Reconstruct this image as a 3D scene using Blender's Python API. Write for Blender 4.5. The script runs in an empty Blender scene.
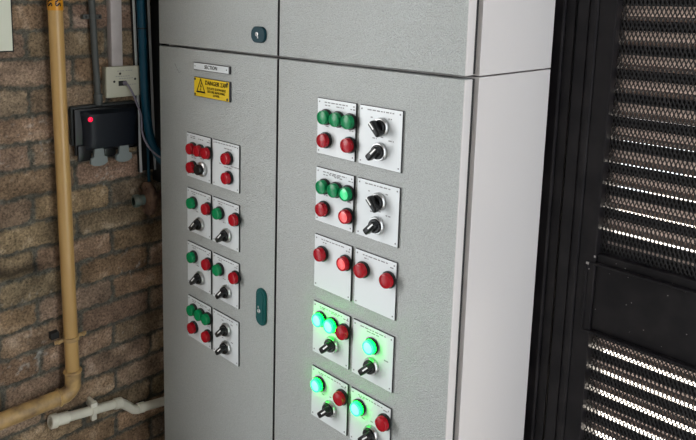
import bpy, bmesh, math, random
import numpy as np
from mathutils import Vector, Matrix

# ------------------------------------------------------------------ units
S = 0.11            # one plate width in metres; coordinates below are in plate widths
Z0 = 1.55           # height of the cabinet seam above the floor
def P(x, y, z): return Vector((x*S, y*S, Z0+z*S))
scene = bpy.context.scene
C = scene.collection

# ------------------------------------------------------------------ camera
F_PX, CX, CY = 663.47, 324.02, 101.76
PITCH, ROLL, YAW = 0.147844, 0.023019, 0.773367
def ray(X2, U2, F):
    c, s = math.cos(ROLL), math.sin(ROLL); X = c*X2-s*U2; U = s*X2+c*U2
    c, s = math.cos(PITCH), math.sin(PITCH); Y = c*F+s*U; Z = -s*F+c*U
    c, s = math.cos(YAW), math.sin(YAW); return Vector((c*X-s*Y, s*X+c*Y, Z))
cam_d = bpy.data.cameras.new('camera'); cam = bpy.data.objects.new('camera', cam_d); C.objects.link(cam)
r_, u_, f_ = ray(1, 0, 0), ray(0, 1, 0), ray(0, 0, 1)
m = Matrix((r_, u_, -f_)).transposed().to_4x4(); m.translation = P(8.9752, -9.0564, 1.12165)
cam.matrix_world = m
cam_d.sensor_fit = 'HORIZONTAL'; cam_d.sensor_width = 36.0; cam_d.lens = 36.0*F_PX/696
cam_d.shift_x = (348-CX)/696; cam_d.shift_y = -(220-CY)/696
cam_d.clip_start = 0.02; cam_d.clip_end = 200
scene.camera = cam

# ------------------------------------------------------------------ light
w = bpy.data.worlds.new('world'); scene.world = w; w.use_nodes = True
nt = w.node_tree; bg = nt.nodes['Background']
bg.inputs['Color'].default_value = (0.90, 0.96, 1.0, 1); bg.inputs['Strength'].default_value = 3.55
sun_d = bpy.data.lights.new('sun', 'SUN'); sun_d.energy = 40.0; sun_d.angle = 0.01; sun_d.color = (1, .95, .86)
sun = bpy.data.objects.new('sun', sun_d); C.objects.link(sun)
sun.rotation_euler = Vector((-0.30, -0.85, -0.75)).to_track_quat('-Z', 'Y').to_euler()
ad = bpy.data.lights.new('left_front_glare_light', 'AREA'); ad.shape = 'RECTANGLE'; ad.size = 0.8; ad.size_y = 1.3; ad.energy = 26; ad.color = (1, .98, .95)  # area light added out of view for glare on the cabinet front
ao = bpy.data.objects.new('left_front_glare_light', ad); C.objects.link(ao)
ao.location = P(-13, -16, 0.5); ao.rotation_euler = (P(0, 0, -2)-ao.location).to_track_quat('-Z', 'Y').to_euler()
scene.view_settings.view_transform = 'Standard'; scene.view_settings.look = 'None'
scene.view_settings.exposure = 0.0; scene.view_settings.gamma = 1.0
scene.view_settings.use_curve_mapping = False

# ------------------------------------------------------------------ materials
def mat(name, col, rough=.5, metal=0, spec=.5, emit=None, estr=0, noise=None, bump=None, coat=0, bdist=.002, speck=0):
    """noise=(scale, amount, dark colour)  bump=(scale, strength)"""
    M = bpy.data.materials.new(name); M.use_nodes = True; n = M.node_tree; b = n.nodes['Principled BSDF']
    b.inputs['Base Color'].default_value = (*col, 1); b.inputs['Roughness'].default_value = rough
    b.inputs['Metallic'].default_value = metal; b.inputs['Specular IOR Level'].default_value = spec
    b.inputs['Coat Weight'].default_value = coat
    if emit: b.inputs['Emission Color'].default_value = (*emit, 1); b.inputs['Emission Strength'].default_value = estr
    if noise or bump: tc = n.nodes.new('ShaderNodeTexCoord')
    if noise:
        t = n.nodes.new('ShaderNodeTexNoise'); t.inputs['Scale'].default_value = noise[0]; t.inputs['Detail'].default_value = 6
        n.links.new(tc.outputs['Object'], t.inputs['Vector'])
        r = n.nodes.new('ShaderNodeMapRange'); r.inputs['From Min'].default_value = .4; r.inputs['From Max'].default_value = .7
        r.inputs['To Max'].default_value = noise[1]; n.links.new(t.outputs['Fac'], r.inputs['Value'])
        x = n.nodes.new('ShaderNodeMix'); x.data_type = 'RGBA'; x.inputs[6].default_value = (*col, 1); x.inputs[7].default_value = (*noise[2], 1)
        n.links.new(r.outputs['Result'], x.inputs[0]); n.links.new(x.outputs[2], b.inputs['Base Color'])
    if bump:
        t = n.nodes.new('ShaderNodeTexNoise'); t.inputs['Scale'].default_value = bump[0]; t.inputs['Detail'].default_value = 2
        n.links.new(tc.outputs['Object'], t.inputs['Vector'])
        bp = n.nodes.new('ShaderNodeBump'); bp.inputs['Strength'].default_value = bump[1]; bp.inputs['Distance'].default_value = bdist
        n.links.new(t.outputs['Fac'], bp.inputs['Height']); n.links.new(bp.outputs['Normal'], b.inputs['Normal'])
        if speck:                                    # grain of the powder coat, its glare sparkle put into the colour
            r = n.nodes.new('ShaderNodeMapRange'); r.inputs['From Min'].default_value = .3; r.inputs['From Max'].default_value = .7
            r.inputs['To Min'].default_value = 1-speck; r.inputs['To Max'].default_value = 1+speck; n.links.new(t.outputs['Fac'], r.inputs['Value'])
            v = n.nodes.new('ShaderNodeVectorMath'); v.operation = 'SCALE'; n.links.new(x.outputs[2], v.inputs[0]); n.links.new(r.outputs['Result'], v.inputs['Scale'])
            n.links.new(v.outputs['Vector'], b.inputs['Base Color'])
    return M
M = {}
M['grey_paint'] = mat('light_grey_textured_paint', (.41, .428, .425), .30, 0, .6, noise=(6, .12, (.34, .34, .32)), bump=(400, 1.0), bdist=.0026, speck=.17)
M['lit_side_paint'] = mat('light_grey_lit_side_paint', (.60, .57, .57), .24, 0, .5, bump=(420, .10))  # cabinet grey made lighter: daylight on the right side put into the colour
M['gap'] = mat('matt_black_and_gap_shade', (.012, .012, .013), .8)  # plain black, also used as painted shade in the centre door gap
M['plate'] = mat('white_engraved_laminate', (.68, .71, .735), .35)
M['plate_edge'] = mat('black_laminate_core', (.03, .03, .035), .4)
M['ink'] = mat('grey_engraving', (.24, .24, .25), .6)
M['chrome'] = mat('satin_chrome', (.5, .5, .5), .3, 1)
M['black'] = mat('black_gloss_plastic', (.006, .006, .007), .28, spec=.35)
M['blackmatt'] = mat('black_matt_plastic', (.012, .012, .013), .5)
M['white'] = mat('white_marker', (.8, .8, .8), .4)
M['red'] = mat('red_lens', (.36, .004, .012), .22, spec=.25)
M['green'] = mat('green_lens', (.0, .21, .07), .22, spec=.25)
M['red_lit'] = mat('dim_lit_red_lens', (.6, .06, .06), .2, emit=(1, .12, .12), estr=.5)
M['green_lit'] = mat('dim_lit_green_lens', (.03, .55, .2), .2, emit=(.05, 1, .3), estr=.3)
M['lamp_lit'] = mat('glowing_green_lens', (.1, .8, .45), .2, emit=(.005, 1.0, .25), estr=1.2)
M['lamp_side'] = mat('glowing_lens_wall', (.0, .5, .1), .2, emit=(.0, 1.0, .025), estr=15)
M['lamp_core'] = mat('glowing_lens_centre', (.2, .8, .6), .2, emit=(.20, 1.0, .74), estr=1.25)
M['teal'] = mat('teal_plastic', (.002, .035, .05), .4, spec=.25)
M['teal2'] = mat('petrol_green_plastic', (.0, .07, .07), .4, spec=.25)
M['yellow'] = mat('yellow_laminate', (.74, .50, .008), .4)
M['gas'] = mat('ochre_gloss_paint', (.52, .315, .115), .3, coat=.2, noise=(9, .35, (.42, .24, .08)), bump=(60, .2))
M['gas_old'] = mat('ochre_chipped_paint', (.52, .33, .13), .4, noise=(26, .9, (.15, .09, .055)), bump=(60, .5))
M['band'] = mat('amber_marker_tape', (.62, .26, .012), .3)
M['pvc'] = mat('off_white_pvc', (.80, .76, .65), .35, noise=(14, .3, (.45, .41, .33)))
M['cream'] = mat('cream_plastic', (.50, .48, .385), .4, noise=(10, .2, (.36, .33, .26)))
M['trunk'] = mat('dusty_white_conduit', (.48, .43, .425), .5, noise=(20, .4, (.26, .22, .21)))
M['greyconduit'] = mat('dark_grey_conduit', (.07, .073, .07), .55, noise=(20, .4, (.06, .06, .055)))
M['greybox'] = mat('grey_weatherproof_plastic', (.040, .043, .043), .5, spec=.3)
M['clip'] = mat('light_grey_clip_plastic', (.20, .225, .225), .5)
M['navy'] = mat('black_blue_cover_plastic', (.006, .008, .013), .4, spec=.25)
M['neon'] = mat('red_neon', (.6, 0, .03), .3, emit=(1, .005, .05), estr=1.3)
M['blue'] = mat('blue_cable_sheath', (.002, .048, .085), .38, spec=.3)
M['cord'] = mat('mauve_grey_flex', (.15, .13, .17), .45)
M['galv'] = mat('galvanised_steel', (.42, .44, .45), .45, .3, noise=(30, .4, (.25, .26, .27)))
M['strip'] = mat('pale_metal_edge', (.62, .63, .65), .5)
M['rust'] = mat('rusty_iron', (.07, .035, .022), .85, noise=(45, .6, (.20, .12, .075)), bump=(140, .8))
M['grn_pipe'] = mat('green_grey_painted_steel', (.05, .08, .07), .5, noise=(40, .7, (.14, .12, .09)))
M['bore'] = mat('dark_pipe_bore', (.01, .02, .016), .5)  # very dark green inside of the pipe end
M['sign'] = mat('cream_enamel_sign', (.66, .67, .56), .4)
M['doorblack'] = mat('black_painted_steel', (.008, .007, .0085), .38, spec=.22, noise=(16, .35, (.035, .031, .031)), bump=(50, .12))
M['meshblack'] = mat('black_expanded_mesh', (.018, .017, .019), .5)
M['louvre'] = mat('louvre_blade_brown_grey', (.33, .285, .265), .6, noise=(12, .4, (.25, .21, .19)))
M['louvre_hem'] = mat('dark_brown_louvre_hem', (.075, .052, .045), .7, noise=(30, .6, (.03, .022, .02)))  # outer hem in a darker brown than the blade
M['fleck'] = mat('bare_metal_fleck', (.30, .28, .27), .5)
M['concrete'] = mat('grey_concrete', (.26, .25, .235), .8, noise=(5, .5, (.17, .16, .15)), bump=(40, .3))
M['pale_ground'] = mat('pale_sunlit_paving', (.55, .50, .45), .8, noise=(2, .4, (.42, .38, .34)))
M['plaster'] = mat('dull_white_ceiling', (.5, .49, .46), .8)

# ------------------------------------------------------------------ helpers
def tag(o, label=None, cat=None, group=None, kind=None):
    for k, v in (('label', label), ('category', cat), ('group', group), ('kind', kind)):
        if v: o[k] = v
    return o
def obj(name, bm, mats, parent=None, smooth=None, recalc=True):
    """bmesh in world coordinates -> ONE mesh object, origin on its own bounds"""
    if recalc: bmesh.ops.recalc_face_normals(bm, faces=bm.faces[:])
    me = bpy.data.meshes.new(name)
    vs = [v.co for v in bm.verts]
    c = Vector([(min(v[i] for v in vs)+max(v[i] for v in vs))/2 for i in range(3)])
    bmesh.ops.translate(bm, verts=bm.verts[:], vec=-c)
    if smooth is not None:
        for f in bm.faces: f.smooth = True
        for e in bm.edges:
            if len(e.link_faces) == 2 and e.calc_face_angle(0) > math.radians(smooth): e.smooth = False
    bm.to_mesh(me); bm.free()
    for k in (mats if isinstance(mats, (list, tuple)) else [mats]): me.materials.append(M[k])
    o = bpy.data.objects.new(name, me); C.objects.link(o); o.location = c
    if parent:
        o.parent = parent; q = parent; o.location = c
        while q: o.location -= q.location; q = q.parent
    return o
def empty(name, loc):
    o = bpy.data.objects.new(name, None); C.objects.link(o); o.location = loc; o.empty_display_size = .05; return o
def box(bm, a, b, mi=0, bevel=0, seg=2):
    """a, b: opposite corners in plate units"""
    a, b = P(*a), P(*b)
    lo = Vector([min(a[i], b[i]) for i in range(3)]); hi = Vector([max(a[i], b[i]) for i in range(3)])
    r = bmesh.ops.create_cube(bm, size=1)
    for v in r['verts']: v.co = Vector([lo[i]+(v.co[i]+.5)*(hi[i]-lo[i]) for i in range(3)])
    fs = list({f for v in r['verts'] for f in v.link_faces})
    for f in fs: f.material_index = mi
    if bevel:
        es = list({e for v in r['verts'] for e in v.link_edges})
        q = bmesh.ops.bevel(bm, geom=es, offset=bevel*S, segments=seg, affect='EDGES', profile=.5, clamp_overlap=True)
        for f in q['faces']: f.material_index = mi
def lathe(bm, prof, c, axis, n=28, mi=0, mis=None, cap=True):
    """prof: (radius, offset along axis) in units; c in units; axis unit vector"""
    ax = Vector(axis).normalized(); t = ax.orthogonal().normalized(); s = ax.cross(t)
    o = P(*c); rings = []
    for r, h in prof:
        if r < 1e-6: rings.append([bm.verts.new(o+ax*h*S)])
        else: rings.append([bm.verts.new(o+ax*h*S+(t*math.cos(2*math.pi*k/n)+s*math.sin(2*math.pi*k/n))*r*S) for k in range(n)])
    for i in range(len(rings)-1):
        A, B = rings[i], rings[i+1]; mm = mis[i] if mis else mi
        for k in range(n):
            k2 = (k+1) % n
            if len(A) == 1 and len(B) == 1: continue
            if len(A) == 1: f = bm.faces.new((A[0], B[k], B[k2]))
            elif len(B) == 1: f = bm.faces.new((A[k], B[0], A[k2]))
            else: f = bm.faces.new((A[k], B[k], B[k2], A[k2]))
            f.material_index = mm
    if cap:
        for R in (rings[0], rings[-1]):
            if len(R) > 1: bm.faces.new(R).material_index = mi
def tube(bm, pts, r, n=16, mi=0, cap=True, sub=0):
    """swept tube; r one radius or a list; pts in units"""
    pts = [P(*p) for p in pts]; R = r if isinstance(r, (list, tuple)) else [r]*len(pts)
    if sub:
        q, rr = [], []
        for i in range(len(pts)-1):
            p0 = pts[max(i-1, 0)]; p1 = pts[i]; p2 = pts[i+1]; p3 = pts[min(i+2, len(pts)-1)]
            for k in range(sub):
                t = k/sub
                q.append(.5*((2*p1)+(p2-p0)*t+(2*p0-5*p1+4*p2-p3)*t*t+(3*p1-p0-3*p2+p3)*t**3)); rr.append(R[i]*(1-t)+R[i+1]*t)
        q.append(pts[-1]); rr.append(R[-1]); pts, R = q, rr
    T = []
    for i in range(len(pts)):
        d = (pts[min(i+1, len(pts)-1)]-pts[max(i-1, 0)]); T.append(d.normalized())
    t = T[0].orthogonal().normalized(); rings = []
    for i, p in enumerate(pts):
        t = (t-T[i]*t.dot(T[i])).normalized(); s = T[i].cross(t)
        rings.append([bm.verts.new(p+(t*math.cos(2*math.pi*k/n)+s*math.sin(2*math.pi*k/n))*R[i]*S) for k in range(n)])
    for A, B in zip(rings, rings[1:]):
        for k in range(n): bm.faces.new((A[k], B[k], B[(k+1) % n], A[(k+1) % n])).material_index = mi
    if cap:
        for Q in (rings[0], rings[-1]): bm.faces.new(Q).material_index = mi
def prism(bm, pts, d, mi=0):
    """polygon pts (world Vectors) extruded by world vector d"""
    A = [bm.verts.new(p) for p in pts]; B = [bm.verts.new(p+d) for p in pts]; n = len(A)
    fs = [bm.faces.new(A), bm.faces.new(B)]+[bm.faces.new((A[k], A[(k+1) % n], B[(k+1) % n], B[k])) for k in range(n)]
    for f in fs: f.material_index = mi
def text_geo(s, size):
    cu = bpy.data.curves.new('t', 'FONT'); cu.body = s; cu.size = size; cu.align_x = 'CENTER'; cu.align_y = 'CENTER'; cu.resolution_u = 2
    o = bpy.data.objects.new('t', cu); C.objects.link(o); bpy.context.view_layer.update()
    me = bpy.data.meshes.new_from_object(o.evaluated_get(bpy.context.evaluated_depsgraph_get()))
    vs = [v.co.copy() for v in me.vertices]; fs = [tuple(p.vertices) for p in me.polygons]
    bpy.data.objects.remove(o); bpy.data.curves.remove(cu); bpy.data.meshes.remove(me)
    return vs, fs
def add_text(bm, s, size, fn, mi=0):
    vs, fs = text_geo(s, size)
    for dx, dy in ((0, 0), (size*.045, size*.02), (-size*.04, -size*.02)):      # three close passes give a bold cut
        V = [bm.verts.new(fn(v+Vector((dx, dy, 0)))) for v in vs]
        for f in fs:
            try: bm.faces.new([V[i] for i in f]).material_index = mi
            except ValueError: pass

# ------------------------------------------------------------------ structure
WX = -7.2                       # face of the brick wall
YB = 3.35                       # inner face of the rear wall
ZF, ZC = -Z0/S, 12.0
def simple(name, a, b, mk, kind='structure'):
    bm = bmesh.new(); box(bm, a, b); return tag(obj(name, bm, mk), kind=kind)
simple('wall_front', (-16, -27, ZF), (17, -26, ZC), 'concrete')  # unseen wall, put in to cut the daylight on the cabinet front
simple('wall_right', (16, -26, ZF), (17, -4.8, ZC), 'concrete')  # unseen wall, its end set to narrow the daylight from the right
simple('floor', (-9.5, -26, ZF-1), (20, YB+1.6, ZF), 'concrete')
simple('ceiling', (-9.5, -26, ZC), (16, YB+1.6, ZC+1), 'plaster')
simple('ground', (-9.5, YB+1.6, ZF-1.2), (60, 90, ZF-.2), 'pale_ground')

# brick walls: relief, brick and mortar all in one mesh
def vnoise(x, y, seed):
    rs = np.random.RandomState(seed); T = rs.rand(256, 256)
    xi = np.floor(x).astype(int); yi = np.floor(y).astype(int); fx = x-xi; fy = y-yi
    fx = fx*fx*(3-2*fx); fy = fy*fy*(3-2*fy)
    g = lambda a, b: T[a % 256, b % 256]
    return (g(xi, yi)*(1-fx)+g(xi+1, yi)*fx)*(1-fy)+(g(xi, yi+1)*(1-fx)+g(xi+1, yi+1)*fx)*fy-.5
def brick_mat():
    Mt = bpy.data.materials.new('weathered_brick'); Mt.use_nodes = True; n = Mt.node_tree; b = n.nodes['Principled BSDF']
    b.inputs['Roughness'].default_value = .88; b.inputs['Specular IOR Level'].default_value = .3
    at = n.nodes.new('ShaderNodeAttribute'); at.attribute_name = 'tone'
    tc = n.nodes.new('ShaderNodeTexCoord'); t = n.nodes.new('ShaderNodeTexNoise'); t.inputs['Scale'].default_value = 150; t.inputs['Detail'].default_value = 5; t.inputs['Roughness'].default_value = .75
    n.links.new(tc.outputs['Object'], t.inputs['Vector'])
    r = n.nodes.new('ShaderNodeMapRange'); r.inputs['From Min'].default_value = .3; r.inputs['From Max'].default_value = .72; r.inputs['To Min'].default_value = .25; r.inputs['To Max'].default_value = 2.0
    n.links.new(t.outputs['Fac'], r.inputs['Value'])
    x = n.nodes.new('ShaderNodeVectorMath'); x.operation = 'SCALE'; n.links.new(at.outputs['Color'], x.inputs[0]); n.links.new(r.outputs['Result'], x.inputs['Scale'])
    n.links.new(x.outputs['Vector'], b.inputs['Base Color'])
    bp = n.nodes.new('ShaderNodeBump'); bp.inputs['Strength'].default_value = .7; bp.inputs['Distance'].default_value = .003
    n.links.new(t.outputs['Fac'], bp.inputs['Height']); n.links.new(bp.outputs['Normal'], b.inputs['Normal'])
    return Mt
M['brick'] = brick_mat()
def brick_wall(name, u0, u1, z0, z1, step, to_world, seed):
    nu = int((u1-u0)/step)+1; nz = int((z1-z0)/step)+1
    U, Z = np.meshgrid(np.linspace(u0, u1, nu), np.linspace(z0, z1, nz), indexing='ij')
    uw = U+.05*vnoise(U*3+7, Z*3, seed)+.05*vnoise(U*9, Z*9, seed+1)
    zw = Z+.04*vnoise(U*1.5, Z*2, seed+2)+.045*vnoise(U*8, Z*8+5, seed+3)
    k = np.floor((0.976-zw)/.678).astype(int); fz = (0.976-zw)/.678-k
    off = np.where(k % 2 == 0, -3.64, -2.70); q = (uw-off)/2.06; j = np.floor(q).astype(int); fu = q-j
    du = np.minimum(fu, 1-fu)*2.06; dz = np.minimum(fz, 1-fz)*.678
    mw = .045
    cr = .10                                    # rounded corners
    ax = np.maximum(cr-(du-mw), 0); az = np.maximum(cr-(dz-mw), 0)
    d = np.minimum(np.minimum(du-mw, dz-mw), cr-np.sqrt(ax*ax+az*az))
    d += .05*vnoise(U*13, Z*13, seed+4)
    m_ = np.clip(d/.045+.3, 0, 1); m_ = m_*m_*(3-2*m_)
    rs = np.random.RandomState(seed+9); H = rs.rand(64, 64, 4); h = H[k % 64, j % 64]
    height = m_*(.05+.03*(h[..., 3]-.5)+.03*vnoise(U*5, Z*5, seed+5))+.03*vnoise(U*18, Z*18, seed+6)+.012*vnoise(U*30, Z*30, seed+7)
    base = np.array([.222, .152, .100]); col = base*(.78+.38*h[..., 0:1]); col[..., 0] *= 1+.16*(h[..., 1]-.5); col[..., 2] *= 1+.22*(h[..., 2]-.5)
    blotch = vnoise(U*2.2, Z*2.2, seed+11)[..., None]+.6*vnoise(U*6, Z*6, seed+12)[..., None]
    col = col*(1+.7*blotch)+np.clip(blotch-.28, 0, 1)*np.array([.25, .24, .22])
    mort = np.array([.088, .082, .066])*(1+.7*vnoise(U*4, Z*4, seed+13)[..., None])
    lime = np.clip(vnoise(U*11, Z*11, seed+14)+vnoise(U*1.1, Z*1.1, seed+15)-.62, 0, .3)[..., None]*2.2
    col = mort*(1-m_[..., None])+col*m_[..., None]; col = col*(1-lime)+np.array([.42, .40, .37])*lime
    dark_band = np.exp(-((zw+5.60+.05*vnoise(U*3, Z*3, 77))/.15)**2)/(1+np.exp((U+2.35)*9))   # a darker band along one course
    col = col*(1-.75*dark_band[..., None])
    co = to_world(U, Z, height-.05)
    idx = np.arange(nu*nz).reshape(nu, nz)
    f = np.stack([idx[:-1, :-1], idx[1:, :-1], idx[1:, 1:], idx[:-1, 1:]], -1).reshape(-1, 4)
    me = bpy.data.meshes.new(name); me.vertices.add(nu*nz); me.vertices.foreach_set('co', co.reshape(-1).astype(np.float32))
    me.loops.add(f.size); me.loops.foreach_set('vertex_index', f.reshape(-1).astype(np.int32))
    me.polygons.add(len(f)); me.polygons.foreach_set('loop_start', np.arange(0, f.size, 4, dtype=np.int32)); me.polygons.foreach_set('loop_total', np.full(len(f), 4, dtype=np.int32))
    me.update(calc_edges=True); me.polygons.foreach_set('use_smooth', np.ones(len(f), dtype=bool))
    a = me.color_attributes.new('tone', 'FLOAT_COLOR', 'POINT')
    a.data.foreach_set('color', np.concatenate([np.clip(col, .01, 1), np.ones((nu, nz, 1))], -1).reshape(-1).astype(np.float32))
    # solid back so the wall has thickness
    me.materials.append(M['brick']); me.validate()
    o = bpy.data.objects.new(name, me); C.objects.link(o)
    sm = o.modifiers.new('thick', 'SOLIDIFY'); sm.thickness = .11; sm.offset = -1
    return tag(o, kind='structure')
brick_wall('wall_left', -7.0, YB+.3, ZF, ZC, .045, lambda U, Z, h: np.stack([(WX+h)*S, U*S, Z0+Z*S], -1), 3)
# rear wall: left of the doorway and above it
DX0, DX1, DTOP = 2.95, 12.0, 5.0
bw = bmesh.new(); box(bw, (-8.2, YB, ZF), (DX0, YB+1.0, ZC)); box(bw, (DX0, YB, DTOP), (DX1, YB+1.0, ZC)); box(bw, (DX1, YB, ZF), (16, YB+1.0, ZC))
tag(obj('wall_back', bw, 'concrete'), kind='structure')

# ------------------------------------------------------------------ louvred steel door and its frame
YD = 3.2
bm = bmesh.new()
jz1 = DTOP
box(bm, (DX0-.3, YD-.20, ZF), (3.42, YB+.9, jz1), bevel=.03)         # jamb with its steps
box(bm, (3.42, YD-.12, ZF), (3.60, YB+.9, jz1), bevel=.02)
box(bm, (DX0-.3, YD-.20, jz1), (DX1+.3, YB+.9, jz1+.5), bevel=.03)
box(bm, (DX1, YD-.20, ZF), (DX1+.3, YB+.9, jz1), bevel=.03)
tag(obj('trim_1', bm, 'doorblack'), kind='structure')
door = tag(empty('door_1', P(7.8, YD, ZF)), kind='structure')
X0, X1 = 4.34, 11.3
up0, up1 = -3.45, 4.4         # upper louvre opening
lo0, lo1 = -12.2, -5.02        # lower louvre opening
bm = bmesh.new()
box(bm, (3.64, YD-.14, ZF+.1), (3.86, YD+.75, jz1-.03), bevel=.02)
box(bm, (3.86, YD-.15, ZF+.1), (4.02, YD+.75, jz1-.03), bevel=.05)
box(bm, (4.02, YD-.10, ZF+.1), (X0, YD+.75, jz1-.03), bevel=.02)
box(bm, (X1, YD-.10, ZF+.1), (DX1-.05, YD+.75, jz1-.03), bevel=.02)
box(bm, (X0, YD-.10, up1), (X1, YD+.75, jz1-.03), bevel=.02)
box(bm, (X0, YD-.10, ZF+.1), (X1, YD+.75, lo0), bevel=.02)
obj('door_frame', bm, 'doorblack', door)
bm = bmesh.new()
box(bm, (X0, YD-.02, lo1), (X1, YD+.15, up0), bevel=.01)
box(bm, (X0-.05, YD+.15, up0-.2), (X1+.05, YD+.20, up0+.18), bevel=.01)
box(bm, (X0-.14, YD-.13, up0-.20), (X1, YD-.02, up0-.16), bevel=.01)  # folded edges of the middle panel
box(bm, (X0-.14, YD-.13, lo1+.02), (X1, YD-.02, lo1+.06), bevel=.01)
box(bm, (X0-.17, YD-.13, lo1+.02), (X0-.12, YD-.04, up0-.16), bevel=.01)
rr = random.Random(5)
for _ in range(26):
    x = X0-.1+rr.random()*2.2; z = lo1+rr.random()*(up0-lo1); s = .006+.012*rr.random()
    box(bm, (x, YD-.024, z), (x+s, YD-.019, z+s*.8), 1)
for (x, z, s) in ((X0-.15, up0-.21, .05), (X0-.02, up0-.04, .035), (X0-.1, up0-.3, .02)):
    box(bm, (x, YD-.14, z), (x+s, YD-.128, z+s), 1)
obj('middle_panel', bm, ['doorblack', 'fleck'], door)
def lattice(x0, x1, z0, z1, y, pu, pv, wd):
    """expanded metal: two families of thin slanted strands clipped to the opening"""
    bm = bmesh.new(); sl = pv/pu; th = .02*S
    W_, H_ = x1-x0, z1-z0
    for sg in (1, -1):
        c = -W_*sl if sg > 0 else 0; end = H_ if sg > 0 else H_+W_*sl
        c = math.floor(c/pv)*pv
        while c < end:
            # z = c + sg*sl*x
            xs = sorted([max(0, min(W_, (0-c)/(sg*sl))), max(0, min(W_, (H_-c)/(sg*sl)))])
            if xs[1]-xs[0] > .02:
                a, b = xs; za, zb = c+sg*sl*a, c+sg*sl*b
                L = math.hypot(1, sl); nx, nz = -sg*sl/L*wd/2, 1/L*wd/2
                q = [P(x0+a-nx, y+.01*sg, z0+za-nz), P(x0+b-nx, y+.01*sg, z0+zb-nz), P(x0+b+nx, y+.01*sg, z0+zb+nz), P(x0+a+nx, y+.01*sg, z0+za+nz)]
                prism(bm, q, Vector((0, th, 0)))
            c += pv
    return bm
obj('mesh_guard', lattice(X0, X1-2.5, up0, up1-1.5, YD+.10, .072, .160, .019), 'meshblack', door)
obj('mesh_guard', lattice(X0, X1-2.5, lo0+2.5, lo1, YD+.10, .072, .160, .019), 'meshblack', door)
# louvre blades: front lip, then a blade running down and outward
def blade(z):
    pr = [(.02, -.02), (.235, -.37), (.25, -.36), (.035, 0), (.02, 0)]
    bm = bmesh.new(); box(bm, (X0-.05, YD+.17, z-.18), (X1+.05, YD+.19, z), 1); box(bm, (X0-.05, YD+.40, z-.47), (X1+.05, YD+.415, z-.36), 2)
    q = [P(X0-.05, YD+.17+a, z+b) for a, b in pr]
    prism(bm, q, Vector(((X1-X0+.1)*S, 0, 0)))
    return bm
PIT = .4405
first = None
def place_blades(zt, n):
    global first
    for i in range(n):
        z = zt-PIT*i
        if first is None:
            first = obj('louvre_blade', blade(0), ['louvre', 'doorblack', 'louvre_hem'], door); first.location.z += z*S; continue
        o = first.copy(); C.objects.link(o); o.parent = door; o.location = first.location.copy(); o.location.z = first.location.z+(z-ztop)*S
ztop = 4.46
place_blades(ztop, 18)
place_blades(-5.00, 16)

# ------------------------------------------------------------------ cabinet
XL, XG, XR = -5.722, -1.208, 3.262     # door edges
BX = 3.33; DEP = 2.8
cab = empty('electrical_control_cabinet', P(-1.2, 1.4, ZF))
tag(cab, 'tall light grey two-door electrical cabinet covered in white button plates beside the brick wall', 'control cabinet')
top = empty('upper_cabinet_section', P(-1.2, 1.4, .03))
tag(top, 'blank light grey cabinet section with two plain doors stacked on the button cabinet', 'cabinet')
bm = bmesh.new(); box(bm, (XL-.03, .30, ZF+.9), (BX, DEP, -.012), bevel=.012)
body = obj('body', bm, 'lit_side_paint', cab)
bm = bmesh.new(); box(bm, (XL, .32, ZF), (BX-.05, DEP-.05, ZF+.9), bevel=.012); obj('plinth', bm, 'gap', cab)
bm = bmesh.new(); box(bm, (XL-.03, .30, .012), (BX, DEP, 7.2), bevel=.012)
obj('body', bm, 'lit_side_paint', top)
def door_slab(x0, x1, z0, z1, par, mk=('grey_paint', 'lit_side_paint', 'gap')):
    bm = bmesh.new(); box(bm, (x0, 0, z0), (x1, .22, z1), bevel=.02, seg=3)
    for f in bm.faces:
        if f.calc_center_median().x > P(XR-.03, 0, 0).x: f.material_index = 1  # right door edge takes the lighter colour, standing for daylight on it
        elif abs(f.calc_center_median().x-P(XG, 0, 0).x) < .03*S: f.material_index = 2  # door edges at the centre gap coloured black for its shade
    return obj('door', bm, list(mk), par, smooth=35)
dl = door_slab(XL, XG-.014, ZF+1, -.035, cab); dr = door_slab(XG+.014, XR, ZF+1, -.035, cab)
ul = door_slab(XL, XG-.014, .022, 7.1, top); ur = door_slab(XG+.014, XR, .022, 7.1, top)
bm = bmesh.new(); box(bm, (XL+.12, .215, ZF+1.05), (XR-.02, .305, -.04)); obj('door_seal', bm, 'gap', cab)
bm = bmesh.new(); box(bm, (XL+.12, .215, .04), (XR-.02, .305, 7.0)); obj('door_seal', bm, 'gap', top)

# white plates with engraving
rng = random.Random(11)
def caption(bm, cx, z, wd, h=.022, y=-.0405, mi=2):
    """a line of tiny engraved words"""
    x = cx-wd/2
    while x < cx+wd/2-.01:
        l = min(.03+rng.random()*.07, cx+wd/2-x)
        box(bm, (x, y, z-h/2), (x+l, -.038, z+h/2), mi); x += l+.022
def plate(x0, zt, x1, caps, h=1.1):
    bm = bmesh.new()
    box(bm, (x0, -.034, zt-h), (x1, 0, zt), 1, bevel=.006)
    box(bm, (x0+.008, -.039, zt-h+.008), (x1-.008, -.034, zt-.008), 0)
    for sx in (x0+.055, x1-.055):
        for sz in (zt-.07, zt-h+.07): lathe(bm, [(.016, 0), (.016, .006), (0, .009)], (sx, -.038, sz), (0, -1, 0), 10, 2)
    W_ = x1-x0
    for (cx, dz, wd) in caps: caption(bm, x0+cx*W_, zt-dz, wd*W_)
    return obj('control_plate', bm, ['plate', 'plate_edge', 'ink'], cab)

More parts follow.
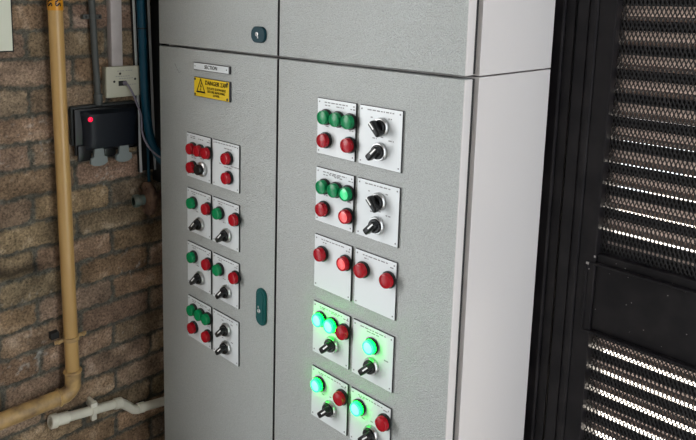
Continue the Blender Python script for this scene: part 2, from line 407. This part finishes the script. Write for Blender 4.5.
# a lamp or button: dark bezel ring with a coloured lens child
proto = {}
def lamp(x, z, kind, label=None):
    x -= .035; z -= .048
    key = kind
    if key not in proto:
        bm = bmesh.new(); lathe(bm, [(.150, 0), (.158, .02), (.158, .05), (.145, .065), (0, .065)], (0, 0, 0), (0, -1, 0), 32, 0, cap=True)
        me_b = obj('indicator_lamp', bm, 'black', smooth=40)
        bm = bmesh.new()
        prof = [(.136, .05), (.136, .135), (.128, .155), (.106, .160), (.100, .148), (.055, .155), (0, .158)]
        mi = [2 if kind == 'lit' else 0, 0, 0, 0, 1, 1]
        lathe(bm, prof, (0, 0, 0), (0, -1, 0), 32, 0, mis=mi, cap=False)
        mk = {'red': ['red', 'red'], 'green': ['green', 'green'], 'red_lit': ['red', 'red_lit'], 'green_lit': ['green', 'green_lit'], 'lit': ['lamp_lit', 'lamp_core', 'lamp_side']}[kind]
        me_l = obj('lens', bm, mk, smooth=25)
        off = (me_b.location.copy()-P(0, 0, 0), me_l.location.copy()-P(0, 0, 0))
        proto[key] = (me_b.data, me_l.data, off)
        bpy.data.objects.remove(me_b); bpy.data.objects.remove(me_l)
    mb, ml, off = proto[key]
    a = bpy.data.objects.new('indicator_lamp', mb); C.objects.link(a); a.parent = cab
    a.location = P(x, -.039, z)+off[0]-cab.location
    b = bpy.data.objects.new('lens', ml); C.objects.link(b); b.parent = a; b.location = off[1]-off[0]
    if label: a['label'] = label
    return a
def selector(x, z, ang=45):
    x -= .04; z -= .03
    if 'sel' not in proto:
        bm = bmesh.new()
        lathe(bm, [(.165, 0), (.170, .02), (.166, .06), (.152, .08), (.138, .08), (.134, .05), (0, .05)], (0, 0, 0), (0, -1, 0), 32, 0)
        ring = obj('selector_switch', bm, 'chrome', smooth=40)
        bm = bmesh.new()
        lathe(bm, [(.132, .05), (.132, .11), (.122, .13), (0, .13)], (0, 0, 0), (0, -1, 0), 28, 0)
        # grip bar: long axis along local x before turning
        box(bm, (-.17, -.26, -.062), (.14, -.10, .062), 0, bevel=.035, seg=3)
        box(bm, (-.02, -.264, -.013), (.135, -.258, .013), 1)
        knob = obj('knob', bm, ['black', 'white'], smooth=40)
        proto['sel'] = (ring.data, knob.data, ring.location-P(0, 0, 0), knob.location-P(0, 0, 0))
        bpy.data.objects.remove(ring); bpy.data.objects.remove(knob)
    rd, kd, ro, ko = proto['sel']
    a = bpy.data.objects.new('selector_switch', rd); C.objects.link(a); a.parent = cab; a.location = P(x, -.039, z)+ro-cab.location
    b = bpy.data.objects.new('knob', kd); C.objects.link(b); b.parent = a
    R = Matrix.Rotation(math.radians(-ang), 4, 'Y')
    b.rotation_euler = R.to_euler(); b.location = (R @ ko)-ro
    return a
LX = (.30, .615, .925)
top_cap = (.5, .07, .62)
cap3 = [top_cap, (.27, .125, .14), (.6, .125, .2), (.92, .125, .12)]
def lamps(x0, zt, items):
    for k, c, dz, *l in items: lamp(x0+c, zt-dz, k, *(l or []))
# right door
RT = (-.69, -2.058, -3.432, -4.844, -6.26)
A0, A1, B0, B1 = 0, 1, 1.087, 2.08
for r, zt in enumerate(RT):
    if r < 2:
        plate(A0, zt, A1, cap3+([(.5, .10, .3)] if r else [])+[(.28, .53, .1), (.9, .53, .1)]); plate(B0, zt, B1, [top_cap, (.3, .2, .06), (.72, .18, .08), (.38, .57, .1), (.55, .53, .06), (.76, .57, .12)])
        lamps(A0, zt, [('green', LX[0], .30), ('green', LX[1], .30), ('green_lit' if r else 'green', LX[2], .30), ('red', LX[0], .75), ('red_lit' if r else 'red', LX[2], .74)])
        selector(B0+.58, zt-.31, 135); selector(B0+.56, zt-.76, 45)
    if r == 2:
        plate(A0, zt, A1, [top_cap, (.28, .125, .1), (.9, .125, .1)]); plate(B0, zt, B1, [top_cap, (.28, .125, .1), (.9, .125, .1)])
        lamps(A0, zt, [('red', .28, .30), ('red_lit', .91, .30)]); lamps(B0, zt, [('red', .26, .30), ('red', .88, .30)])
    if r == 3:
        plate(A0, zt, A1, [top_cap, (.27, .1, .14), (.6, .1, .2), (.9, .1, .14), (.4, .5, .1), (.6, .47, .06), (.82, .5, .12)]); plate(B0, zt, B1, [top_cap, (.5, .12, .3), (.45, .53, .1), (.6, .5, .06), (.85, .53, .12)])
        lamps(A0, zt, [('lit', .28, .26, 'glowing green lamp'), ('lit', .60, .27, 'glowing green lamp'), ('red', .93, .28)]); selector(A0+.61, zt-.70)
        lamps(B0, zt, [('lit', .54, .30, 'glowing green lamp')]); selector(B0+.55, zt-.72)
    if r == 4:
        for x0, x1 in ((A0, A1), (B0, B1)):
            plate(x0, zt, x1, [top_cap, (.28, .1, .12), (.88, .1, .12), (.35, .5, .1), (.55, .47, .06), (.78, .5, .12)])
            lamps(x0, zt, [('lit', .28, .25, 'glowing green lamp'), ('red', .91, .25)]); selector(x0+.60, zt-.67)
# left door
LT = (-.69, -2.056, -3.438, -4.815, -6.237)[1:]
LT = (-2.056, -3.438, -4.815, -6.237)
A0, A1, B0, B1 = -4.478, -3.495, -3.416, -2.428
lx = (.335, .64, .95)
for r, zt in enumerate(LT):
    if r in (1, 2):
        for x0, x1 in ((A0, A1), (B0, B1)):
            plate(x0, zt, x1, [top_cap, (.3, .12, .14), (.9, .12, .1), (.45, .53, .1), (.62, .5, .06), (.85, .53, .1)])
            lamps(x0, zt, [('green', lx[0], .28), ('red', lx[2], .28)]); selector(x0+.60, zt-.77)
    if r == 0:
        plate(A0, zt, A1, [(.27, .07, .2), (.27, .11, .2), (.6, .1, .2), (.92, .12, .14), (.3, .55, .2), (.3, .59, .2), (.65, .56, .14)]); plate(B0, zt, B1, [(.5, .06, .8), (.6, .15, .3), (.6, .58, .3), (.3, .53, .08), (.85, .53, .3)])
        lamps(A0, zt, [('red', lx[0], .31), ('red', lx[1], .31), ('red', lx[2], .31), ('red', lx[0], .77)])
        bm = bmesh.new(); lathe(bm, [(.178, 0), (.182, .02), (.178, .06), (.160, .075), (0, .075)], (A0+.67, -.039, zt-.80), (0, -1, 0), 32)
        pb = obj('push_button', bm, 'chrome', cab, smooth=40)
        bm = bmesh.new(); lathe(bm, [(.125, .06), (.125, .17), (.11, .19), (0, .19)], (A0+.67, -.039, zt-.80), (0, -1, 0), 28)
        obj('button_cap', bm, 'black', pb, smooth=40)
        lamps(B0, zt, [('red', .66, .30), ('red', .67, .75)])
    if r == 3:
        plate(A0, zt, A1, [top_cap, (.27, .11, .14), (.6, .11, .14), (.92, .11, .12), (.3, .53, .1), (.9, .53, .1)]); plate(B0, zt, B1, [top_cap, (.4, .16, .1), (.75, .16, .1), (.4, .6, .08), (.75, .6, .08)])
        lamps(A0, zt, [('green', lx[0]-.02, .25), ('green', lx[1], .26), ('green', lx[2]-.02, .26), ('red', lx[0], .71), ('red', lx[2]-.02, .71)])
        selector(B0+.59, zt-.30); selector(B0+.59, zt-.75)

# name strip and danger sign on the left door
bm = bmesh.new(); box(bm, (-4.15, -.05, -.50), (-2.77, 0, -.325), 1, bevel=.008); box(bm, (-4.135, -.054, -.488), (-2.80, -.05, -.337), 0)
for sx in (-4.08, -2.87): lathe(bm, [(.014, 0), (.014, .005), (0, .007)], (sx, -.054, -.41), (0, -1, 0), 10, 2)
add_text(bm, 'SECTION', .12, lambda v: P(-3.46+v.x, -.0565, -.412+v.y), 2)
obj('name_strip', bm, ['plate', 'plate_edge', 'blackmatt'], cab, recalc=False)
bm = bmesh.new(); box(bm, (-4.14, -.045, -1.125), (-2.76, 0, -.67), 1, bevel=.008); box(bm, (-4.13, -.049, -1.115), (-2.79, -.045, -.68), 0)
for sx in (-4.09, -2.85):
    for sz in (-.72, -1.075): lathe(bm, [(.03, 0), (.03, .006), (0, .012)], (sx, -.049, sz), (0, -1, 0), 12, 2)
yt = -.0515
ax, az = -3.86, -.88
def tri(r): return [(ax, az+r*1.12), (ax-r, az-r*.80), (ax+r, az-r*.80)]
o3, i3 = tri(.185), tri(.135)
for k in range(3):
    a, b, c, d = o3[k], o3[(k+1) % 3], i3[(k+1) % 3], i3[k]
    bm.faces.new([bm.verts.new(P(p[0], yt, p[1])) for p in (a, b, c, d)]).material_index = 2
bolt = [(.02, .11), (-.035, 0), (.005, .005), (-.02, -.06), (-.035, -.055), (-.005, -.10), (.015, -.045), (.0, -.05), (.04, .03), (.005, .025), (.045, .11)]
bm.faces.new([bm.verts.new(P(ax+p[0], yt, az-.01+p[1])) for p in bolt]).material_index = 2
add_text(bm, 'DANGER 230V', .138, lambda v: P(-3.255+v.x*.98, yt, -.775+v.y), 2)
for i, t in enumerate(('ISOLATE ELSEWHERE', 'BEFORE REMOVING', 'COVER')):
    add_text(bm, t, .078, lambda v: P(-3.26+v.x*.98, yt, -.895-.075*i+v.y), 2)
obj('danger_sign', bm, ['yellow', 'plate_edge', 'black'], cab, recalc=False)

bm = bmesh.new()
for (xa, za, xb, zb) in ((-5.02, -.44, -4.84, -.66), (-4.84, -.66, -4.74, -.60)):
    q = [P(xa, -.002, za), P(xb, -.002, zb), P(xb+.006, -.002, zb+.014), P(xa+.006, -.002, za+.014)]; prism(bm, q, Vector((0, -.0002, 0)))
obj('pencil_tick', bm, 'ink', cab)
# round lock on the upper left door, swing handle on the lower left door
def rr_poly(cx, cz, w_, h_, r, n=8, y=0):
    pts = []
    for sx, sz, a0 in ((1, 1, 0), (-1, 1, 90), (-1, -1, 180), (1, -1, 270)):
        for k in range(n+1):
            a = math.radians(a0+90*k/n); pts.append(P(cx+sx*(w_/2-r)+r*math.cos(a), y, cz+sz*(h_/2-r)+r*math.sin(a)))
    return pts
def inset_plate(bm, cx, cz, w_, h_, r, y0, y1, mi=0, ch=.015):
    rings = [rr_poly(cx, cz, w_, h_, r, y=y0), rr_poly(cx, cz, w_, h_, r, y=y1+ch), rr_poly(cx, cz, w_-2*ch, h_-2*ch, r-ch, y=y1)]
    R = [[bm.verts.new(p) for p in q] for q in rings]; n = len(R[0])
    for A, B in zip(R, R[1:]):
        for k in range(n): bm.faces.new((A[k], A[(k+1) % n], B[(k+1) % n], B[k])).material_index = mi
    bm.faces.new(R[-1]).material_index = mi; bm.faces.new(R[0]).material_index = mi
bm = bmesh.new(); inset_plate(bm, -1.80, .43, .46, .34, .155, 0, -.06)
lk = obj('lock', bm, 'teal', top, smooth=30)
bm = bmesh.new(); lathe(bm, [(.045, 0), (.045, .008), (.034, .010), (.028, -.004), (0, -.004)], (-1.83, -.06, .44), (0, -1, 0), 20)
box(bm, (-1.81, -.066, .355), (-1.78, -.06, .40), 0); obj('key_slot', bm, 'chrome', lk, smooth=40)
bm = bmesh.new(); inset_plate(bm, -1.64, -5.575, .33, .86, .16, 0, -.055)
hd = obj('handle', bm, 'teal2', cab, smooth=30)
bm = bmesh.new(); inset_plate(bm, -1.64, -5.575, .22, .74, .105, -.05, -.075); obj('grip', bm, 'teal2', hd, smooth=30)
bm = bmesh.new(); lathe(bm, [(.05, 0), (.05, .012), (.035, .014), (.028, -.004), (0, -.004)], (-1.66, -.075, -5.66), (0, -1, 0), 20)
box(bm, (-1.70, -.08, -5.60), (-1.66, -.074, -5.55)); obj('key_slot', bm, 'chrome', hd, smooth=40)

# ------------------------------------------------------------------ services on the brick wall
def yat(z): return -2.12+(1-z)*.0115        # the gas pipe leans very slightly
# gas pipe
gas = empty('gas_pipe', P(-6.87, -2.0, -9.12)); tag(gas, 'ochre yellow gas pipe running down the brick wall and turning left at an elbow', 'pipe')
bm = bmesh.new()
R_ = .175
tube(bm, [(-6.87, yat(11.9), 11.9), (-6.87, yat(1), 1), (-6.87, yat(-8.7), -8.7)], R_, 28)
obj('riser', bm, 'gas', gas, smooth=40)
bm = bmesh.new(); yc = yat(-8.7)
pts = [(-6.87, yc, -8.5)]
for k in range(9):
    a = math.radians(90*k/8); pts.append((-6.87, yc-.27+.27*math.cos(a), -8.87-.27*math.sin(a)))
pts.append((-6.87, yc-.42, -9.14))
tube(bm, pts, .205, 26); lathe(bm, [(.225, -.03), (.24, 0), (.225, .03)], (-6.87, yc, -8.55), (0, 0, 1), 26); lathe(bm, [(.225, -.03), (.24, 0), (.225, .03)], (-6.87, yc-.38, -9.14), (0, 1, 0), 26)
obj('elbow', bm, 'gas_old', gas, smooth=40)
bm = bmesh.new(); tube(bm, [(-6.87, yc-.35, -9.14), (-6.87, -4.4, -9.12), (-6.87, -7.9, -9.10)], .205, 26)
obj('horizontal_run', bm, 'gas_old', gas, smooth=40)
bm = bmesh.new(); lathe(bm, [(R_+.004, 0), (R_+.008, .004), (R_+.008, 2.0), (R_+.004, 2.004)], (-6.87, yat(.8), .80), (0, 0, 1), 32)
def wrap(v, phi0, zc):
    a = phi0+(v.y)/(R_+.012); return P(-6.87+(R_+.0125)*math.cos(a), yat(zc)+(R_+.0125)*math.sin(a), zc-v.x)
for ph in (-1.15, -.05):
    add_text(bm, 'GAS', .20, lambda v: wrap(v, ph, 1.08), 1)
obj('marker_tape', bm, ['band', 'black'], gas, smooth=40, recalc=False)
bm = bmesh.new(); zc = -7.62
lathe(bm, [(.18, -.06), (.205, -.05), (.205, .05), (.18, .06)], (-6.87, yat(zc), zc), (0, 0, 1), 26)
box(bm, (-6.92, yat(zc)-.42, zc-.05), (-6.86, yat(zc)-.15, zc+.04), bevel=.015); box(bm, (-6.92, yat(zc)+.15, zc-.05), (-6.86, yat(zc)+.42, zc+.04), bevel=.015)
lathe(bm, [(.05, 0), (.05, .04), (0, .05)], (-6.86, yat(zc)-.33, zc), (1, 0, 0), 6); lathe(bm, [(.05, 0), (.05, .04), (0, .05)], (-6.86, yat(zc)+.33, zc), (1, 0, 0), 6)
box(bm, (WX-.05, yat(zc)-.08, zc-.05), (-7.0, yat(zc)+.08, zc+.05)); box(bm, (WX-.04, yat(zc)-.44, zc+.03), (-7.02, yat(zc)-.24, zc+.20), 1)
obj('pipe_clamp', bm, ['gas_old', 'gap'], gas, smooth=40)

# white waste pipe
pv = empty('waste_pipe', P(-6.95, -1, -10.1)); tag(pv, 'off-white plastic waste pipe with an open socket end low on the brick wall', 'pipe')
bm = bmesh.new(); path = [(-6.95, -2.40, -9.80), (-6.95, -1.9, -9.88), (-6.95, -1.0, -10.03), (-6.95, -.66, -10.10), (-6.95, -.42, -10.30), (-6.95, -.20, -10.50), (-6.95, .1, -10.56), (-6.95, 1.9, -10.85)]
tube(bm, path, .125, 22, sub=5); obj('pipe_run', bm, 'pvc', pv, smooth=40)
d1 = Vector((0, .5, -.085)).normalized()
bm = bmesh.new(); lathe(bm, [(.10, .0), (.10, -.20), (.165, -.20), (.185, -.17), (.185, -.03), (.155, 0), (.155, .28), (.128, .30)], (-6.95, -2.42, -9.795), d1, 26, cap=False)
obj('open_socket', bm, 'pvc', pv, smooth=40)
for (yy, zz, dd, rr_) in ((-.72, -10.08, (0, .5, -.11), .15), (-.02, -10.53, (0, .5, -.09), .15)):
    bm = bmesh.new(); lathe(bm, [(.125, -.11), (rr_, -.10), (rr_, .10), (.125, .11)], (-6.95, yy, zz), dd, 24); obj('coupling', bm, 'pvc', pv, smooth=40)
bm = bmesh.new(); lathe(bm, [(.125, -.06), (.155, -.055), (.155, .055), (.125, .06)], (-6.95, -1.45, -9.955), d1, 22)
box(bm, (WX-.05, -1.50, -9.90), (-6.90, -1.40, -9.68), bevel=.01); box(bm, (-6.98, -1.54, -9.84), (-6.84, -1.36, -9.70), bevel=.02); box(bm, (-7.0, -1.52, -10.22), (-6.86, -1.38, -10.06), bevel=.02)
obj('pipe_clip', bm, 'pvc', pv, smooth=40)

# grey conduit down to the switch
gc = empty('conduit', P(-7.06, -1, -1.6)); tag(gc, 'thin dark grey conduit running down to the black weatherproof socket', 'conduit')
bm = bmesh.new(); tube(bm, [(-7.06, -1.10, 11.9), (-7.06, -1.10, 1), (-7.06, -1.00, -1.58)], .085, 16); obj('conduit_tube', bm, 'greyconduit', gc, smooth=40)
bm = bmesh.new(); lathe(bm, [(.09, 0), (.115, .01), (.115, .28), (.09, .3)], (-7.06, -1.0, -1.62), (0, 0, 1), 18); obj('coupling', bm, 'greyconduit', gc, smooth=40)
bm = bmesh.new(); lathe(bm, [(.085, -.05), (.105, -.045), (.105, .045), (.085, .05)], (-7.06, -1.09, .64), (0, 0, 1), 18)
box(bm, (WX-.05, -1.34, .58), (-7.04, -.84, .70), bevel=.02); lathe(bm, [(.03, 0), (.03, .02), (0, .03)], (-7.04, -1.27, .64), (1, 0, 0), 8, 1); lathe(bm, [(.03, 0), (.03, .02), (0, .03)], (-7.04, -.91, .64), (1, 0, 0), 8, 1)
obj('saddle', bm, ['greyconduit', 'gap'], gc, smooth=40)

# white conduit and cream connection box
bm = bmesh.new(); box(bm, (WX-.05, -.62, -.655), (-7.0, -.30, 11.9), bevel=.03)
tag(obj('white_conduit', bm, 'trunk', smooth=40), 'pale dusty plastic conduit coming down into the cream connection box', 'conduit')
cb = empty('connection_box', P(-7.05, -.36, -1.05)); tag(cb, 'square cream plastic connection box on the bricks above the black socket', 'electrical box')
bm = bmesh.new(); box(bm, (WX-.06, -.80, -1.42), (-7.02, -.02, -.66), bevel=.02); obj('back_box', bm, 'cream', cb)
bm = bmesh.new(); box(bm, (-7.02, -.84, -1.45), (-6.90, .12, -.64), bevel=.03, seg=3)
for (yy, zz) in ((-.45, -.83), (-.62, -1.03), (-.02, -.99)): lathe(bm, [(.032, 0), (.032, .006), (0, .008)], (-6.90, yy, zz), (1, 0, 0), 12, 1)
for (yy, zz, l) in ((-.45, -.76, .16), (-.2, -.755, .18), (-.38, -.90, .4), (-.3, -.96, .36), (-.1, -1.13, .18)):
    y = yy-l/2
    while y < yy+l/2:
        box(bm, (-6.902, y, zz-.008), (-6.897, y+.05, zz+.008), 2); y += .07
obj('face_plate', bm, ['cream', 'gap', 'ink'], cb, smooth=40)
bm = bmesh.new(); box(bm, (-6.90, -.50, -1.15), (-6.885, -.28, -1.02), 1, bevel=.005); lathe(bm, [(.06, 0), (.06, .03), (.035, .05)], (-6.885, -.33, -1.08), (1, 0, 0), 14, 0)
obj('flex_outlet', bm, ['cord', 'gap'], cb, smooth=40)
bm = bmesh.new(); tube(bm, [(-6.86, -.33, -1.08), (-6.78, -.31, -1.11), (-6.72, -.18, -1.38), (-6.70, -.10, -1.62), (-6.62, -.02, -1.95), (-6.56, -.03, -2.4), (-6.42, .05, -2.75), (-6.25, .25, -3.02), (-6.0, .55, -3.20), (-5.80, .8, -3.30)], .026, 10, sub=5)
tag(obj('flex', bm, 'cord', smooth=60), 'thin mauve-grey flex drooping from the cream box past the black socket to the cabinet', 'cable')

# black weatherproof switched socket
sk = empty('weatherproof_socket', P(-7.0, -.75, -2.3)); tag(sk, 'black weatherproof socket with glowing red neon and two grey latches below the cream box', 'electrical socket')
bm = bmesh.new(); box(bm, (WX-.06, -1.74, -2.62), (-7.04, .06, -1.60), bevel=.05, seg=3); obj('back_box', bm, 'greybox', sk, smooth=40)
bm = bmesh.new(); box(bm, (-7.04, -1.70, -2.86), (-6.96, .10, -1.66), bevel=.035, seg=3)
box(bm, (-6.97, -1.66, -3.02), (-6.88, -1.30, -2.60), bevel=.03); box(bm, (-6.97, -.95, -3.0), (-6.88, -.62, -2.60), bevel=.03); obj('socket_front', bm, 'black', sk, smooth=40)
bm = bmesh.new()
n1, n2 = 14, 12; V = []
for i in range(n1+1):
    row = []
    for j in range(n2+1):
        s_, t_ = i/n1, j/n2
        ee = min(1, min(s_, 1-s_)/.10)**.5*min(1, min(t_, 1-t_)/.10)**.5
        y = -1.55+1.60*s_+.05*(1-t_)*(.5-s_) + .04*math.sin(math.pi*t_)*(1 if s_ < .5 else 0)*(1-2*s_)
        z = -2.78+1.06*t_-.04*s_
        row.append(bm.verts.new(P(-6.96+.17*ee+.03*math.sin(math.pi*s_), y, z)))
    V.append(row)
for i in range(n1):
    for j in range(n2): bm.faces.new((V[i][j], V[i+1][j], V[i+1][j+1], V[i][j+1]))
rim = [V[i][0] for i in range(n1+1)]+[V[n1][j] for j in range(1, n2+1)]+[V[i][n2] for i in range(n1-1, -1, -1)]+[V[0][j] for j in range(n2-1, 0, -1)]
bm.faces.new(rim)
obj('hinged_cover', bm, 'navy', sk, smooth=50)
bm = bmesh.new(); lathe(bm, [(.062, 0), (.062, .02), (.045, .03), (0, .035)], (-6.79, -1.36, -1.93), (1, 0, 0), 16); obj('neon', bm, 'neon', sk, smooth=40)
def latch(y0):
    bm = bmesh.new()
    prof = [(-.13, 0), (-.14, -.20), (-.22, -.22), (-.23, -.36), (-.14, -.42), (0, -.44), (.14, -.42), (.23, -.36), (.22, -.22), (.14, -.20), (.13, 0), (.07, .03), (-.07, .03)]
    prism(bm, [P(-6.90, y0+a, -2.74+b) for a, b in prof], Vector((.09*S, 0, 0)))
    bmesh.ops.bevel(bm, geom=bm.edges[:], offset=.004*S, segments=2, affect='EDGES')
    return obj('latch', bm, 'clip', sk)
latch(-1.13); latch(-.43)

# cable tray with blue hose
tr = empty('cable_tray', P(-6.8, .05, 0)); tag(tr, 'narrow galvanised cable tray standing upright between the brick wall and the cabinet', 'cable tray')
def lean(bm):
    for v in bm.verts: v.co.y += -.028*(v.co.z-Z0-(-1)*S)
    return bm
bm = bmesh.new(); box(bm, (-7.185, .10, -3.62), (-7.17, .57, 11.9)); obj('tray_back', lean(bm), 'gap', tr)
for y0 in (.09, .53):
    bm = bmesh.new(); box(bm, (-7.17, y0, -3.62), (-7.06, y0+.02, 11.9), 1); box(bm, (-7.06, y0, -3.62), (-7.045, y0+.07, 11.9)); obj('flange', lean(bm), ['strip', 'gap'], tr)
for zz in (2.2, -3.2, 6):
    bm = bmesh.new(); box(bm, (WX-.05, .15, zz-.08), (-7.18, .50, zz+.08)); obj('tray_bracket', lean(bm), 'gap', tr)
bm = bmesh.new(); box(bm, (WX-.05, .66, -3.95), (-6.62, 1.9, 11.9), bevel=.02)  # added black block, standing in for the shade beside the cabinet
tag(obj('gap_shade_block', bm, 'blackmatt'), 'black upright block added as shade in the gap between tray and cabinet', 'shade block')
bm = bmesh.new(); tube(bm, [(-6.78, -.14, 11.9), (-6.78, .04, 4), (-6.78, .155, 0), (-6.78, .19, -1.3), (-6.75, .22, -1.9), (-6.60, .24, -2.6), (-6.38, .38, -3.1), (-6.15, .62, -3.45), (-5.97, .85, -3.65), (-5.83, 1.0, -3.75)], .115, 18, sub=6)
tag(obj('blue_cable', bm, 'blue', smooth=60), 'thick blue cable hanging in the tray and bending into the side of the cabinet', 'cable', 'blue cables in the tray')
bm = bmesh.new(); tube(bm, [(-7.11, .10, 11.9), (-7.11, .42, 0), (-7.11, .46, -2.5), (-7.10, .46, -3.7), (-7.08, .46, -3.95)], .045, 14, sub=5)
tag(obj('blue_cable', bm, 'blue', smooth=60), 'thinner dark blue cable at the back of the tray, hanging straight down', 'cable', 'blue cables in the tray')
bm = bmesh.new(); lathe(bm, [(.118, -.02), (.128, -.018), (.128, .018), (.118, .02)], (-6.78, .145, .35), (0, 0, 1), 16)
tag(obj('cable_tie', bm, 'gap', smooth=40), 'small black tie around the thick blue cable near the seam height', 'cable tie')

# rusty flanged pipe stub
st = empty('pipe_stub', P(-6.72, 0, -4.28)); tag(st, 'short green-grey open pipe stub with a rusty flange beside the cabinet edge', 'pipe')
bm = bmesh.new(); lathe(bm, [(.11, .05), (.11, -.30), (.165, -.30), (.175, -.27), (.175, -.16), (.14, -.13), (.14, .12)], (-6.72, .08, -4.30), (.15, 1, 0), 24, mis=[1, 0, 0, 0, 0, 0], cap=False)
obj('pipe_end', bm, ['grn_pipe', 'bore'], st, smooth=40)
bm = bmesh.new(); lathe(bm, [(.20, -.02), (.30, .02), (.42, .03), (.46, .06), (.46, .16), (.42, .20), (.2, .2)], (-6.72, .10, -4.28), (.15, 1, 0), 36)
for k in range(6):
    a = math.radians(60*k+20); lathe(bm, [(.06, 0), (.06, -.06), (0, -.07)], (-6.72+.30*math.cos(a), .14, -4.28+.30*math.sin(a)), (.15, 1, 0), 6)
rb = random.Random(2)
for v in bm.verts: v.co += Vector([(rb.random()-.5)*.0035 for _ in range(3)])
obj('flange', bm, 'rust', st, smooth=60)
bm = bmesh.new(); lathe(bm, [(.17, .2), (.17, 1.4), (.19, 1.42), (.19, 3.1)], (-6.72, .10, -4.28), (.15, 1, 0), 24); obj('pipe_run', bm, 'rust', st, smooth=40)

# cream sign, cut by the top left corner of the view
bm = bmesh.new(); box(bm, (WX-.04, -5.0, -.15), (-7.09, -3.06, 2.0), 0, bevel=.01); box(bm, (WX-.04, -5.03, -.18), (-7.11, -3.03, 2.03), 1)
tag(obj('wall_sign', bm, ['sign', 'gap']), 'blank cream board with a dark edge on the brick wall left of the gas pipe', 'sign')
